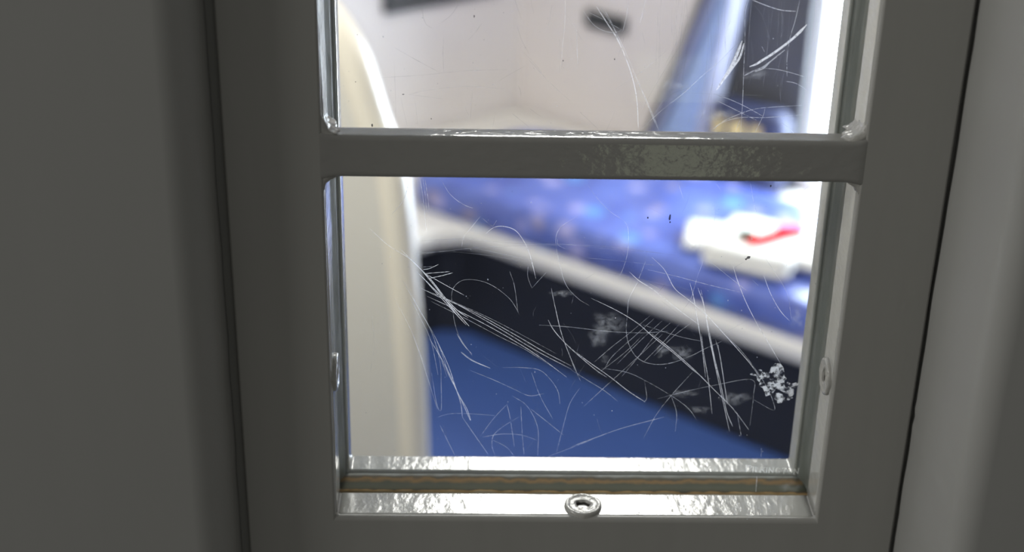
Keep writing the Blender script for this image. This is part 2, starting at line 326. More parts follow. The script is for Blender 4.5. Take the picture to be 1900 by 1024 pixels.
# ---------------------------------------------------------------- marks on the pane: (width mm, strength, [(x mm, height above the sill mm) ...])
SCRATCHES = [
(0.7,1,[(54.9,200.8),(53.5,195.5),(51.4,190.1),(49.2,185.8),(46.9,181.4)]),
(0.6,1,[(55.7,199.8),(54.6,194.4),(51.9,190.1),(49.9,186.9),(47.4,182.0)]),
(0.3,0.8,[(54.2,200.0),(52.6,194.4),(50.9,189.6),(47.8,183.3)]),
(0.5,0.9,[(54.0,193.4),(51.5,189.0),(49.2,185.2)]),
(0.5,1,[(78.5,207.5),(75.8,204.0),(72.0,200.5),(67.3,196.5),(62.0,192.4),(58.6,190.8)]),
(0.6,1,[(77.8,206.7),(74.8,203.0),(70.6,198.9),(65.4,194.9),(61.0,192.1)]),
(0.4,0.8,[(71.3,197.6),(67.5,194.1),(63.7,190.8),(60.3,189.2),(56.8,187.2)]),
(0.3,0.7,[(66.1,192.7),(64.0,190.3),(60.8,188.9)]),
(0.14,0.8,[(55.8,216.5),(55.0,211.3),(56.0,200.8),(56.5,190.2),(57.2,177.2),(57.5,164.5)]),
(0.14,0.8,[(74.9,216.8),(74.0,209.0),(72.8,202.7),(72.4,194.7),(73.1,187.2)]),
(0.15,0.9,[(57.3,216.5),(62.5,214.5),(68.3,212.8),(73.9,212.4)]),
(0.11,0.7,[(54.1,200.3),(50.8,197.0),(46.6,192.2),(40.8,186.7),(34.6,180.1),(27.2,173.5),(18.4,164.5)]),
(0.13,0.8,[(46.0,179.8),(52.4,177.7),(58.4,175.0),(65.5,171.2)]),
(0.13,0.8,[(47.3,177.3),(53.2,174.4),(58.7,171.7),(63.1,169.6)]),
(0.13,0.7,[(46.2,164.9),(49.6,168.3),(54.6,171.1),(61.6,173.9),(68.9,174.9),(81.8,175.9)]),
(0.12,0.6,[(46.6,165.4),(51.1,168.8),(57.7,170.6),(66.6,170.7),(81.2,172.0)]),
(0.14,0.7,[(64.3,190.3),(69.5,189.8),(75.8,188.3),(81.7,186.5)]),
(0.14,0.8,[(72.5,185.3),(76.7,184.5),(81.4,181.9)]),
(0.1,0.7,[(66.0,174.6),(65.5,171.2),(63.0,164.5)]),
(0.1,0.6,[(56.8,169.5),(55.4,164.4)]),
(0.12,0.7,[(16.1,186.4),(19.6,178.8),(23.2,170.7),(26.2,164.6)]),
(0.11,0.6,[(72.6,168.6),(75.4,166.9),(78.0,164.5)]),
(0.09,0.5,[(64.8,179.5),(47.6,179.8),(34.6,180.1)]),
(0.09,0.5,[(37.0,182.4),(29.5,179.0),(23.8,170.7)]),
(0.09,0.5,[(33.0,188.2),(29.1,184.9),(25.6,182.2)]),
(0.09,0.5,[(28.0,213.0),(28.3,205.7),(28.7,202.5)]),
(0.09,0.5,[(17.5,215.9),(17.5,210.7),(16.5,207.1)]),
(0.09,0.5,[(34.4,212.0),(32.7,200.5),(28.6,192.5),(21.7,178.9),(18.1,170.0)]),
(0.09,0.4,[(31.8,213.0),(30.6,200.5),(26.2,189.8)]),
(0.1,0.6,[(62.5,198.8),(63.7,196.7)]),
(0.09,0.5,[(46.7,216.3),(46.4,200.7),(45.1,184.6),(45.4,168.2)]),
(0.09,0.5,[(44.7,216.3),(46.3,195.4),(43.7,175.9),(39.8,165.3)]),
(0.09,0.5,[(40.8,214.7),(42.3,200.6),(42.2,182.4),(41.8,173.7)]),
(0.09,0.4,[(57.9,215.0),(61.9,209.8),(66.0,199.4)]),
(0.09,0.4,[(68.1,214.1),(69.9,206.3),(68.9,201.0)]),
(0.19,1,[(-0.0,213.3),(4.2,207.0),(8.5,200.6),(12.4,192.3),(15.4,184.0),(17.2,175.5),(18.2,165.6)]),
(0.12,0.8,[(1.4,213.3),(6.6,205.3),(11.6,195.9),(16.8,184.6),(21.4,175.5),(26.0,165.7)]),
(0.11,0.8,[(-4.8,211.5),(-1.4,206.9),(2.1,204.3),(6.7,203.2),(10.0,204.2)]),
(0.11,0.8,[(11.7,215.8),(11.4,210.0),(10.1,203.0)]),
(0.1,0.7,[(-2.8,211.0),(3.0,208.1),(10.0,204.2)]),
(0.13,0.7,[(3.4,211.6),(5.3,208.2),(9.7,199.4)]),
(0.11,0.6,[(17.6,215.9),(17.3,211.3),(16.4,207.2)]),
(0.1,0.6,[(-7.0,204.5),(-6.5,198.0),(-5.9,190.3)]),
(0.09,0.6,[(-11.4,215.5),(-11.4,206.8),(-11.9,197.9),(-12.2,189.0)]),
(0.09,0.5,[(-16.4,213.6),(-17.1,207.8),(-17.8,203.7)]),
(0.09,0.5,[(-13.1,200.9),(-12.7,195.0),(-12.7,187.8)]),
(0.09,0.45,[(-23.7,191.8),(-19.6,187.1),(-13.0,180.5),(-8.2,176.3)]),
(0.09,0.5,[(18.9,198.4),(17.5,203.7)]),
(0.08,0.4,[(-74.5,196.4),(-66.6,191.8),(-58.0,187.1)]),
(0.08,0.35,[(-81.0,184.4),(-63.8,185.8),(-48.9,187.6),(-32.2,188.4)]),
(0.08,0.35,[(-69.6,177.9),(-62.1,179.8),(-48.8,181.5),(-33.2,180.8)]),
(0.07,0.35,[(-74.6,191.1),(-74.3,179.1),(-74.2,165.6)]),
(0.07,0.35,[(-72.2,176.6),(-71.3,171.8),(-70.0,165.6)]),
(0.07,0.35,[(-67.0,176.7),(-65.9,165.7)]),
(0.07,0.35,[(-64.2,214.6),(-63.9,209.5),(-62.5,205.4),(-59.7,203.7)]),
(0.07,0.3,[(-50.7,213.1),(-53.5,209.0),(-57.4,205.8)]),
(0.07,0.35,[(-36.8,169.8),(-37.3,165.7)]),
(0.07,0.35,[(-30.2,171.1),(-23.6,165.6)]),
(0.08,0.4,[(-4.6,172.1),(3.3,164.7)]),
(0.08,0.4,[(27.0,196.7),(19.4,189.4),(8.9,181.4)]),
(0.1,0.7,[(-69.2,143.1),(-71.7,134.8),(-76.2,128.6)]),
(0.1,0.8,[(-65.2,143.5),(-64.1,135.8),(-62.8,121.7)]),
(0.1,0.8,[(-64.1,143.6),(-63.3,137.5),(-62.7,129.7)]),
(0.1,0.8,[(-63.3,143.6),(-62.3,136.7),(-61.7,129.7)]),
(0.11,0.8,[(-56.9,143.2),(-53.7,137.6),(-48.9,133.4),(-43.7,131.2)]),
(0.11,0.7,[(-41.6,128.2),(-45.6,122.8),(-48.0,119.3),(-49.2,113.9)]),
(0.14,0.9,[(-39.9,120.2),(-36.3,123.4),(-32.3,123.9),(-27.8,122.2),(-24.5,117.8),(-22.4,113.3),(-20.6,107.0),(-19.2,101.1)]),
(0.1,0.7,[(-40.8,127.3),(-38.0,124.7),(-35.5,123.0)]),
(0.09,0.6,[(-35.2,126.5),(-36.8,123.8)]),
(0.12,0.8,[(-52.3,86.4),(-52.8,93.8),(-51.2,98.0),(-47.5,100.3),(-41.3,99.9),(-35.5,97.2),(-29.7,92.2),(-26.7,87.6),(-25.5,84.8)]),
(0.09,0.7,[(-52.3,86.4),(-51.5,80.7),(-49.4,74.1),(-44.3,65.6)]),
(0.11,0.8,[(-48.9,67.5),(-44.3,63.7),(-37.1,59.9)]),
(0.11,0.8,[(-29.7,104.2),(-27.7,97.8),(-26.1,86.7)]),
(0.17,0.9,[(-64.2,104.7),(-61.8,105.1),(-58.1,107.0)]),
(0.15,0.9,[(-63.4,102.9),(-58.5,103.4),(-53.6,103.9)]),
(0.17,0.9,[(-62.6,100.6),(-56.9,102.0),(-52.4,103.4)]),
(0.13,0.8,[(-64.2,105.8),(-60.2,106.1)]),
(0.17,1,[(-73.1,113.6),(-66.7,106.5),(-61.0,100.1),(-55.2,91.9),(-50.3,86.4),(-46.1,83.2)]),
(0.17,1,[(-65.1,104.7),(-60.2,98.3),(-55.2,91.0),(-50.7,84.5)]),
(0.17,1,[(-66.7,103.7),(-60.2,96.5),(-52.8,88.2),(-45.7,79.4)]),
(0.14,1,[(-64.3,101.0),(-56.9,91.9),(-46.9,79.9)]),
(0.12,0.9,[(-63.4,102.9),(-55.3,97.9),(-47.8,93.4)]),
(0.13,0.9,[(-85.1,122.4),(-78.0,115.3),(-69.1,109.1),(-63.4,102.9)]),
(0.11,0.9,[(-66.7,97.3),(-58.5,92.8),(-48.6,88.3),(-38.6,82.8),(-25.1,74.4),(-14.9,67.8),(-3.5,61.2)]),
(0.11,0.9,[(-63.5,95.5),(-53.6,91.0),(-40.3,82.8),(-30.2,76.3),(-17.4,67.8),(-3.4,59.7)]),
(0.11,0.9,[(-62.7,92.8),(-51.9,87.3),(-38.6,79.9),(-26.8,72.5),(-17.4,65.9),(-5.2,55.9)]),
(0.11,0.8,[(-61.8,90.9),(-46.9,82.7),(-34.4,75.3),(-22.5,68.7),(-13.0,62.0)]),
(0.1,0.8,[(-55.2,91.9),(-42.0,85.5),(-30.2,79.1),(-9.8,66.9)]),
(0.1,0.8,[(-72.5,100.0),(-68.4,91.8),(-63.5,82.5),(-58.6,72.1),(-55.2,61.6),(-53.5,55.4)]),
(0.1,0.8,[(-70.0,96.4),(-66.0,87.1),(-61.1,76.9),(-56.9,63.5),(-54.5,55.4)]),
(0.1,0.7,[(-69.3,91.8),(-65.2,82.5),(-61.1,72.1),(-58.1,55.4)]),
(0.09,0.7,[(-75.8,91.7),(-69.4,77.7),(-65.3,65.4),(-62.8,55.3)]),
(0.13,0.5,[(-66.6,111.9),(-55.3,112.9),(-39.1,114.9),(-5.5,116.2)]),
(0.13,0.5,[(-64.2,111.5),(-53.7,113.1),(-43.1,114.0),(-30.9,111.4),(-22.7,109.7)]),
(0.12,0.5,[(-65.0,117.3),(-47.2,118.4),(-31.0,116.8),(-5.5,116.4)]),
(0.11,0.5,[(-55.3,112.9),(-39.0,111.3),(-24.3,108.8)]),
(0.1,0.5,[(-85.0,84.1),(-84.4,71.9),(-86.0,57.4)]),
(0.1,0.7,[(-15.2,103.9),(-20.7,96.9)]),
(0.1,0.7,[(-22.2,107.9),(-22.5,102.4),(-20.7,96.9)]),
(0.11,0.7,[(-3.4,128.7),(-9.7,124.2),(-11.8,118.8),(-10.4,109.8),(-7.2,98.9),(-2.0,92.5),(2.7,89.3)]),
(0.1,0.7,[(-11.2,118.8),(-10.7,116.1),(-7.8,114.4)]),
(0.1,0.6,[(0.0,141.8),(4.3,135.8),(9.4,130.6),(15.3,126.2),(16.9,120.9),(16.8,112.0),(14.8,103.8),(13.7,101.5)]),
(0.14,0.5,[(-18.4,116.2),(-2.1,116.2),(14.2,115.1),(35.6,112.2)]),
(0.12,0.5,[(-13.5,117.0),(10.2,114.6),(30.7,113.0)]),
(0.11,0.5,[(-1.9,110.8),(16.2,109.2),(34.4,106.7)]),
(0.11,0.7,[(25.4,105.7),(37.9,102.6),(50.6,99.1),(63.3,96.0)]),
(0.09,0.5,[(6.5,104.6),(21.5,101.5),(43.3,96.7)]),
(0.13,0.9,[(26.7,111.2),(32.0,105.8),(36.6,97.6),(41.9,93.0),(49.0,87.0),(57.2,78.1),(64.7,69.6),(70.4,62.9),(74.8,56.7)]),
(0.13,1,[(18.0,104.7),(22.4,100.6),(28.4,96.6),(37.2,89.2),(47.8,80.9)]),
(0.13,1,[(3.4,92.6),(14.0,87.1),(22.6,81.5),(29.7,75.0),(38.7,67.4),(45.9,60.7),(50.9,56.5)]),
(0.1,0.8,[(50.6,109.2),(57.7,103.3),(66.1,96.5)]),
(0.12,0.9,[(59.3,107.9),(62.0,100.6),(66.1,91.4),(71.2,82.1),(77.1,72.6),(82.6,63.5)]),
(0.11,0.9,[(72.1,103.5),(75.8,95.2),(80.3,87.8),(84.5,83.2)]),
(0.09,0.7,[(71.7,111.7),(77.5,103.6),(82.4,95.3),(85.2,84.1)]),
(0.11,0.8,[(49.4,134.6),(50.4,127.6),(50.1,124.0)]),
(0.09,0.6,[(35.1,143.1),(37.6,136.2)]),
(0.1,0.6,[(49.9,143.3),(52.2,139.9)]),
(0.1,0.6,[(63.2,143.5),(65.1,135.7),(66.7,131.3)]),
(0.13,0.9,[(42.7,99.9),(44.8,93.0),(47.3,81.8),(49.8,70.4),(52.3,56.5)]),
(0.11,0.9,[(46.1,97.7),(49.2,89.4),(52.4,75.2),(57.3,56.5)]),
(0.11,0.9,[(47.4,96.8),(51.1,81.9),(54.6,68.5),(57.7,56.5)]),
(0.1,0.8,[(55.0,74.3),(57.8,65.7),(59.8,56.5)]),
(0.1,0.6,[(47.3,109.6),(45.4,102.3),(43.6,93.0),(40.6,87.4)]),
(0.11,0.7,[(24.3,109.3),(21.6,100.2),(18.7,92.7),(18.3,85.3)]),
(0.13,0.8,[(18.3,85.3),(18.3,77.7),(19.9,71.1),(23.6,65.3),(29.7,62.5),(37.3,63.0),(45.5,66.5),(51.1,69.9),(57.6,73.4)]),
(0.1,0.8,[(27.5,84.9),(19.6,76.8),(12.4,70.0),(5.9,63.2)]),
(0.1,0.8,[(29.2,83.5),(21.3,74.9),(13.4,66.2),(10.3,60.3)]),
(0.1,0.8,[(32.6,82.6),(24.8,74.0),(15.3,62.3)]),
(0.1,0.8,[(36.0,81.7),(29.7,75.0),(23.6,65.3),(17.3,56.1)]),
(0.09,0.8,[(39.4,80.8),(33.3,72.2),(25.4,62.4)]),
(0.09,0.8,[(44.4,81.8),(37.3,75.1),(30.3,66.4)]),
(0.11,0.8,[(-17.4,80.2),(-4.8,79.4),(10.3,77.6),(24.6,77.0),(35.4,77.9)]),
(0.1,0.7,[(22.6,81.5),(32.9,77.9),(41.5,75.1),(50.0,73.3)]),
(0.13,1,[(-13.7,82.6),(-11.5,78.3),(-7.1,72.7),(-1.0,66.5),(6.9,59.3),(11.3,56.1)]),
(0.11,0.9,[(-12.9,97.0),(-10.9,87.8),(-8.1,76.5),(-4.3,66.0),(-1.1,58.3)]),
(0.09,0.7,[(31.7,96.6),(26.6,99.3)]),
(0.1,0.7,[(67.7,101.6),(70.5,98.9)]),
(0.09,0.5,[(68.5,83.9),(58.2,77.2),(51.7,73.3)]),
(0.13,1,[(28.9,76.5),(38.1,68.7),(47.5,59.8),(57.1,49.7),(64.9,41.5),(72.5,31.2)]),
(0.13,1,[(-3.8,69.3),(3.4,63.4),(12.5,56.4),(20.8,49.4),(28.0,44.3)]),
(0.1,0.8,[(-3.4,59.3),(3.8,54.3),(11.1,49.3),(16.6,44.4)]),
(0.11,0.8,[(8.8,60.4),(19.4,58.5),(27.6,54.5),(38.6,47.5),(46.2,41.4),(50.2,35.7)]),
(0.1,0.7,[(58.4,76.8),(66.1,69.0),(73.0,60.0),(78.2,52.0),(81.6,44.8),(81.9,40.9),(73.4,45.8)]),
(0.1,0.8,[(33.0,45.9),(43.0,49.1),(56.9,52.8),(71.5,55.5),(73.0,47.8),(72.8,33.3)]),
(0.11,0.9,[(49.0,76.7),(50.9,66.8),(53.6,54.8),(56.4,38.9)]),
(0.11,0.9,[(52.4,75.8),(56.2,60.9),(60.0,46.7),(64.5,30.1)]),
(0.11,0.9,[(53.7,70.9),(57.9,56.8),(62.3,40.5),(65.6,32.7)]),
(0.1,0.9,[(56.2,71.9),(59.6,56.9),(62.5,43.6)]),
(0.1,0.7,[(46.7,58.8),(38.6,47.5),(33.0,38.1),(28.3,26.6)]),
(0.09,0.6,[(38.6,47.5),(41.4,39.3),(41.6,29.9)]),
(0.14,0.8,[(-2.0,22.1),(8.5,26.9),(20.0,31.8),(37.1,37.3)]),
(0.09,0.7,[(27.1,54.5),(28.5,46.4),(27.3,44.3)]),
(0.09,0.7,[(78.7,22.3),(79.0,17.5)]),
(0.2,0.8,[(78.1,8.0),(78.4,-1.0)]),
(0.09,0.6,[(25.4,76.5),(18.9,68.5),(7.2,57.4)]),
(0.09,0.6,[(33.2,76.6),(22.6,64.5),(12.6,53.4),(2.5,42.0)]),
(0.09,0.7,[(-3.6,63.3),(-1.2,58.3),(0.7,54.0)]),
(0.09,0.7,[(66.9,39.5),(69.6,28.0)]),
(0.11,0.9,[(-50.6,75.7),(-47.9,70.8),(-44.4,66.4)]),
(0.13,0.9,[(-49.0,67.3),(-44.4,63.4),(-36.9,59.9)]),
(0.11,0.8,[(-31.7,60.2),(-23.4,60.3),(-16.4,59.1),(-11.8,54.6),(-8.6,49.1),(-7.5,42.9)]),
(0.09,0.6,[(-45.2,58.8),(-35.5,54.4),(-26.7,49.9),(-20.4,46.9),(-14.3,48.0)]),
(0.1,0.7,[(-27.5,46.8),(-21.2,41.8),(-16.5,31.4),(-16.1,17.7)]),
(0.12,0.8,[(-19.8,40.7),(-13.0,34.6),(-5.6,27.9)]),
(0.1,0.7,[(-60.5,75.6),(-57.5,62.7),(-57.0,51.7),(-57.0,39.9),(-58.8,42.4),(-61.0,57.7)]),
(0.11,0.9,[(-61.8,73.6),(-54.8,59.8),(-49.5,45.6),(-48.0,35.8)]),
(0.11,0.9,[(-59.6,74.6),(-54.0,60.8),(-50.4,48.7),(-46.4,40.5),(-44.8,34.8),(-49.5,46.6),(-56.6,62.7)]),
(0.1,0.7,[(-57.5,32.1),(-54.8,25.8),(-51.2,17.4)]),
(0.1,0.7,[(-48.2,36.3),(-43.2,28.0),(-36.8,17.5)]),
(0.1,0.7,[(-29.6,42.7),(-28.1,35.5),(-26.1,21.9)]),
(0.09,0.6,[(-29.6,42.7),(-35.3,35.4),(-40.5,27.0)]),
(0.09,0.6,[(-23.8,41.7),(-23.1,30.3),(-21.9,17.7)]),
(0.09,0.6,[(-24.6,36.6),(-31.6,31.3),(-35.1,27.1),(-35.5,21.8),(-34.1,17.3)]),
(0.09,0.6,[(-39.6,26.5),(-31.6,28.1),(-23.5,27.7),(-16.3,25.1)]),
(0.09,0.6,[(-35.1,25.0),(-29.7,21.8),(-26.0,17.1)]),
(0.1,0.7,[(6.9,25.9),(-0.9,22.1),(-11.5,17.2)]),
(0.09,0.6,[(0.6,51.2),(-3.5,43.0),(-6.1,30.5),(-8.4,17.8)]),
(0.09,0.6,[(-58.4,36.2),(-53.0,37.9),(-44.2,37.9),(-33.5,37.0)]),
(0.09,0.6,[(-19.8,58.1),(-16.0,47.0),(-10.3,35.7)]),
(0.09,0.6,[(-68.7,75.5),(-65.3,64.7),(-61.9,52.6),(-58.4,39.4)]),
]
SMEARS = [
(81.7,55.5,6.7,5.7,0.9,'paint'),
(87.7,51.7,3.1,3.1,0.9,'paint'),
(75.2,58.0,3.1,1.8,0.9,'paint'),
(85.9,47.0,3.2,2.1,0.9,'paint'),
(11.1,81.3,7.9,5.5,0.35,'smear'),
(7.0,75.0,4.8,5.0,0.4,'smear'),
(41.6,67.9,4.9,3.6,0.4,'smear'),
(33.8,69.1,3.5,3.5,0.4,'smear'),
(10.1,64.3,2.2,2.3,0.5,'smear'),
(64.5,46.3,7.2,3.7,0.4,'smear'),
(44.1,48.7,5.4,2.6,0.4,'smear'),
(51.4,40.9,5.9,2.1,0.3,'smear'),
(43.3,120.3,7.7,11.4,0.3,'smear'),
(87.7,84.6,4.4,6.5,0.35,'smear'),
(47.8,171.2,12.3,3.1,0.35,'smear'),
(60.8,187.5,6.1,2.1,0.3,'smear'),
(-9.1,94.6,5.6,2.2,0.5,'smear'),
(92.7,2.2,6.1,3.3,0.35,'smear'),
(30.6,182.8,8.1,2.1,0.3,'smear'),
]
SW = 1.7
DARKSPECKS = [(32.7, 128.7, 0.4, 1.32), (32.9, 126.6, 0.3, 0.44), (65.1, 111.5, 0.8, 0.66), (64.3, 110.8, 0.4, 0.44), (24.1, 128.4, 0.3, 0.44), (71.2, 142.5, 0.4, 0.44), (-44.9, 208.8, 0.24, 0.44), (-71.3, 178.1, 0.4, 0.22), (-89.1, 182.8, 0.2, 0.22), (-60.8, 168.5, 0.2, 0.22), (7.7, 193.0, 0.2, 0.33), (-11.5, 192.3, 0.2, 0.33), (-83.3, 165.6, 0.3, 0.66)]

# ---------------------------------------------------------------- the setting
YD = 0.047                       # back of the glazed panel
U = Vector((0.77370744, -0.63354305, 0))
N = Vector((0.63354305, 0.77370744, 0))
WL = Vector((-0.81718821, -0.57637091, 0))
F0 = Vector((-0.1462, 2.8753, 0))             # the floor line under the bench front
BR = -math.radians(39.312)                    # bench frame rotation
CN = Vector((0.07734, 3.56541, 0))            # far corner of the cell
def bp(u, n, z=0.0):
    return F0 + U * u + N * n + Vector((0, 0, z))

A = CN + WL * 1.75                # left wall runs to here
B = CN + U * 2.1                  # right wall runs to here
plan = [(-1.45, 0.06), (1.75, 0.06), (B.x, B.y), (CN.x, CN.y), (A.x, A.y)]
bm = bmesh.new(); prism(bm, [(-1.6, 0.06), (1.9, 0.06), (B.x + .1, B.y + .1), (CN.x + .05, CN.y + .12), (A.x - .1, A.y + .1)], -0.1, 0.0)
structure(obj('floor', bm, M['floor_blue']))
bm = bmesh.new(); prism(bm, [(-1.6, 0.06), (1.9, 0.06), (B.x + .1, B.y + .1), (CN.x + .05, CN.y + .12), (A.x - .1, A.y + .1)], 2.6, 2.7)
structure(obj('ceiling', bm, M['ceiling_white']))

def wall(name, p, q, mat, t=0.1, z0=0.0, z1=2.6):
    p, q = Vector(p[:2]), Vector(q[:2])
    d = (q - p).normalized(); o = Vector((-d.y, d.x)) * t
    bm = bmesh.new(); prism(bm, [tuple(p), tuple(q), tuple(q + o), tuple(p + o)], z0, z1)
    return structure(obj(name, bm, mat))
wall('wall_back_left', CN, A, M['wall_white'], -0.1)
# right wall with a window opening
S0, S1, Z0, Z1 = 0.905, 1.62, 0.34, 1.25
bm = bmesh.new()
def wall_piece(bm, s0, s1, z0, z1):
    p, q = CN + U * s0, CN + U * s1
    o = N * 0.1
    prism(bm, [(p.x, p.y), (q.x, q.y), (q.x + o.x, q.y + o.y), (p.x + o.x, p.y + o.y)], z0, z1)
wall_piece(bm, 0, S0, 0, 2.6); wall_piece(bm, S1, 2.1, 0, 2.6); wall_piece(bm, S0, S1, 0, Z0); wall_piece(bm, S0, S1, Z1, 2.6)
structure(obj('wall_back_right', bm, M['wall_warm']))
wall('wall_left', A, (-1.45, 0.06), M['wall_white'], -0.1)
wall('wall_right', (1.75, 0.06), B, M['wall_white'], -0.1)
# window in the right-hand back wall: frame, pane
w = structure(bpy.data.objects.new('window_1', None)); C.objects.link(w)
w.location = CN + U * S0 + Vector((0, 0, Z0)); w.rotation_euler = (0, 0, BR)
bm = bmesh.new(); ring(bm, (0, S1 - S0, 0, Z1 - Z0), (0.012, S1 - S0 - 0.012, 0.012, Z1 - Z0 - 0.012), 0.0, 0.09)
box(bm, (0.34, 0.04, 0.012), (0.37, 0.08, Z1 - Z0 - 0.012))
bevel(obj('window_frame', bm, M['window_frame'], w), 0.003)
bm = bmesh.new(); box(bm, (0.012, 0.055, 0.012), (S1 - S0 - 0.012, 0.065, Z1 - Z0 - 0.012))
obj('frosted_pane', bm, M['window_glow'], w)

# door wall and the two projecting door posts round the glazed panel
OX0, OX1, OZ0, OZ1 = -0.137, 0.1337, 1.362, 1.80
bm = bmesh.new()
for a, b_ in (((-1.6, 0.004, 0), (OX0 - 0.00002, 0.06, 2.6)), ((OX1 + 0.00002, 0.004, 0), (1.9, 0.06, 2.6)), ((OX0 - 0.00002, 0.004, 0), (OX1 + 0.00002, 0.06, OZ0 - 0.002)), ((OX0 - 0.00002, 0.004, OZ1 + 0.002), (OX1 + 0.00002, 0.06, 2.6))):
    box(bm, a, b_)
structure(obj('wall_front', bm, M['jamb_paint']))
def post(name, xi, xo, proj, r=0.009, z0=0.0, z1=2.6):
    """Projecting post whose inner side stands against the panel's edge; the edge wavers like thick old paint."""
    bm = bmesh.new()
    sgn = 1 if xo > xi else -1
    zs = [z0] + [1.32 + 0.004 * i for i in range(125)] + [z1]
    rows = []
    arc = [(xi + sgn * (r - r * math.cos(t)), -proj + r - r * math.sin(t)) for t in [math.pi / 2 * k / 6 for k in range(7)]]
    for z in zs:
        j = 0.00035 * noise.noise(Vector((z * 60, xi * 10, 0))) + 0.0006 * noise.noise(Vector((z * 9, xi * 7, 5)))
        if sgn > 0 and z < 1.49:                          # chipped paint along the lower right gap
            j += 0.0013 * max(0.0, noise.noise(Vector((z * 230, 4.0, 0))) - 0.15)
        prof = [(xi + sgn * (j + 0.0), 0.0035)] + [(x + sgn * j * 0.5, y) for x, y in arc] + [(xo, -proj), (xo, 0.0035)]
        rows.append([bm.verts.new((x, y, z)) for x, y in prof])
    for a, b_ in zip(rows, rows[1:]):
        for i in range(len(a)):
            k = (i + 1) % len(a)
            bm.faces.new((a[i], a[k], b_[k], b_[i]))
    bm.faces.new(rows[0]); bm.faces.new(rows[-1][::-1])
    o = structure(obj(name, bm, M['jamb_paint'], smooth=True))
    md = o.modifiers.new('split', 'EDGE_SPLIT'); md.split_angle = 0.7
    return o
post('trim_left', OX0 - 0.0034, -1.2, 0.022, 0.014)
post('trim_right', OX1 + 0.0013, 1.2, 0.066)
bm = bmesh.new(); box(bm, (-1.6, -3.2, -0.1), (1.9, 0.06, 0.0))
structure(obj('floor_corridor', bm, M['corridor_floor']))

# ---------------------------------------------------------------- the glazed vision panel
panel = thing('vision_panel', 'grey painted steel vision panel with a crossbar and two scratched glass panes', 'window panel', (0, 0, OZ0))
OZ = OZ0
ZB, ZT = 1.4257, 1.752            # opening
def rel(z): return z - OZ
def wavy(o, amp, freq, seed):
    for v in o.data.vertices:
        n3 = noise.noise_vector(Vector((v.co.x * freq + seed, v.co.y * freq, v.co.z * freq)))
        v.co += n3 * amp
    return o

# front plate with the front glazing rebate
bm = bmesh.new()
ring(bm, (OX0, OX1, rel(OZ0), rel(OZ1)), (-0.1002, 0.1002, rel(ZB), rel(ZT)), 0.0, 0.0186)
bevel(obj('frame', bm, M['frame_face'], panel), 0.0017, 4)
# inner lining strips of the front rebate, thick brushed paint
def lining(name, a, b_, axis, seed):
    """A strip of painted metal lining one side of the opening; axis is its long direction."""
    bm = bmesh.new()
    L = 60
    (x0, y0, z0), (x1, y1, z1) = a, b_
    rows = []
    for i in range(L + 1):
        t = i / L
        row = []
        if axis == 'x':
            x = x0 + (x1 - x0) * t
            for y, z in ((y0, z0), (y0, z1 - 0.0006), (y0 + 0.0008, z1), (y0 + 0.0014, z1), ((y0 + y1) / 2, z1), (y1 - 0.0014, z1), (y1 - 0.0008, z1), (y1, z1 - 0.0006), (y1, z0)):
                k = 0.00012 * noise.noise(Vector((x * 160, y * 300, seed))) + 0.0002 * noise.noise(Vector((x * 35, y * 90, seed)))
                row.append(bm.verts.new((x, y, z + (k if z != z0 else 0))))
        else:
            z = z0 + (z1 - z0) * t
            s = 1 if x1 > x0 else -1
            for y, x in ((y0, x0), (y0, x1 - s * 0.0006), (y0 + 0.0008, x1), (y0 + 0.0014, x1), ((y0 + y1) / 2, x1), (y1 - 0.0014, x1), (y1 - 0.0008, x1), (y1, x1 - s * 0.0006), (y1, x0)):
                k = 0.00015 * noise.noise(Vector((z * 160, y * 300, seed))) + 0.0003 * noise.noise(Vector((z * 35, y * 90, seed)))
                row.append(bm.verts.new((x + (k if x != x0 else 0), y + 0.6 * k, z)))
        rows.append(row)
    for r0, r1 in zip(rows, rows[1:]):
        for i in range(9):
            j = (i + 1) % 9
            bm.faces.new((r0[i], r0[j], r1[j], r1[i]))
    bm.faces.new(rows[0][::-1]); bm.faces.new(rows[-1])
    return obj(name, bm, M['sill_paint'], panel, smooth=True)
lining('glazing_bead', (-0.1, 0.0016, rel(ZB) - 0.0004), (0.1, 0.0184, rel(ZB) + 0.0002), 'x', 1.0)
lining('glazing_bead', (-0.1006, 0.0016, rel(ZB)), (-0.0998, 0.0184, rel(ZT)), 'z', 2.0)
lining('glazing_bead', (0.1006, 0.0016, rel(ZB)), (0.0998, 0.0184, rel(ZT)), 'z', 3.0)
lining('glazing_bead', (-0.1, 0.0016, rel(ZT) + 0.0004), (0.1, 0.0184, rel(ZT) - 0.0002), 'x', 4.0)
# rear frame behind the pane: plate plus its lining
bm = bmesh.new()
ring(bm, (OX0 + 0.002, OX1 - 0.002, rel(OZ0) + 0.002, rel(OZ1) - 0.002), (-0.0972, 0.0972, rel(ZB) + 0.0003, rel(ZT) - 0.0003), 0.0345, YD)
wavy(bevel(obj('rear_frame', bm, M['sill_paint'], panel), 0.0012, 3), 0, 1, 0)
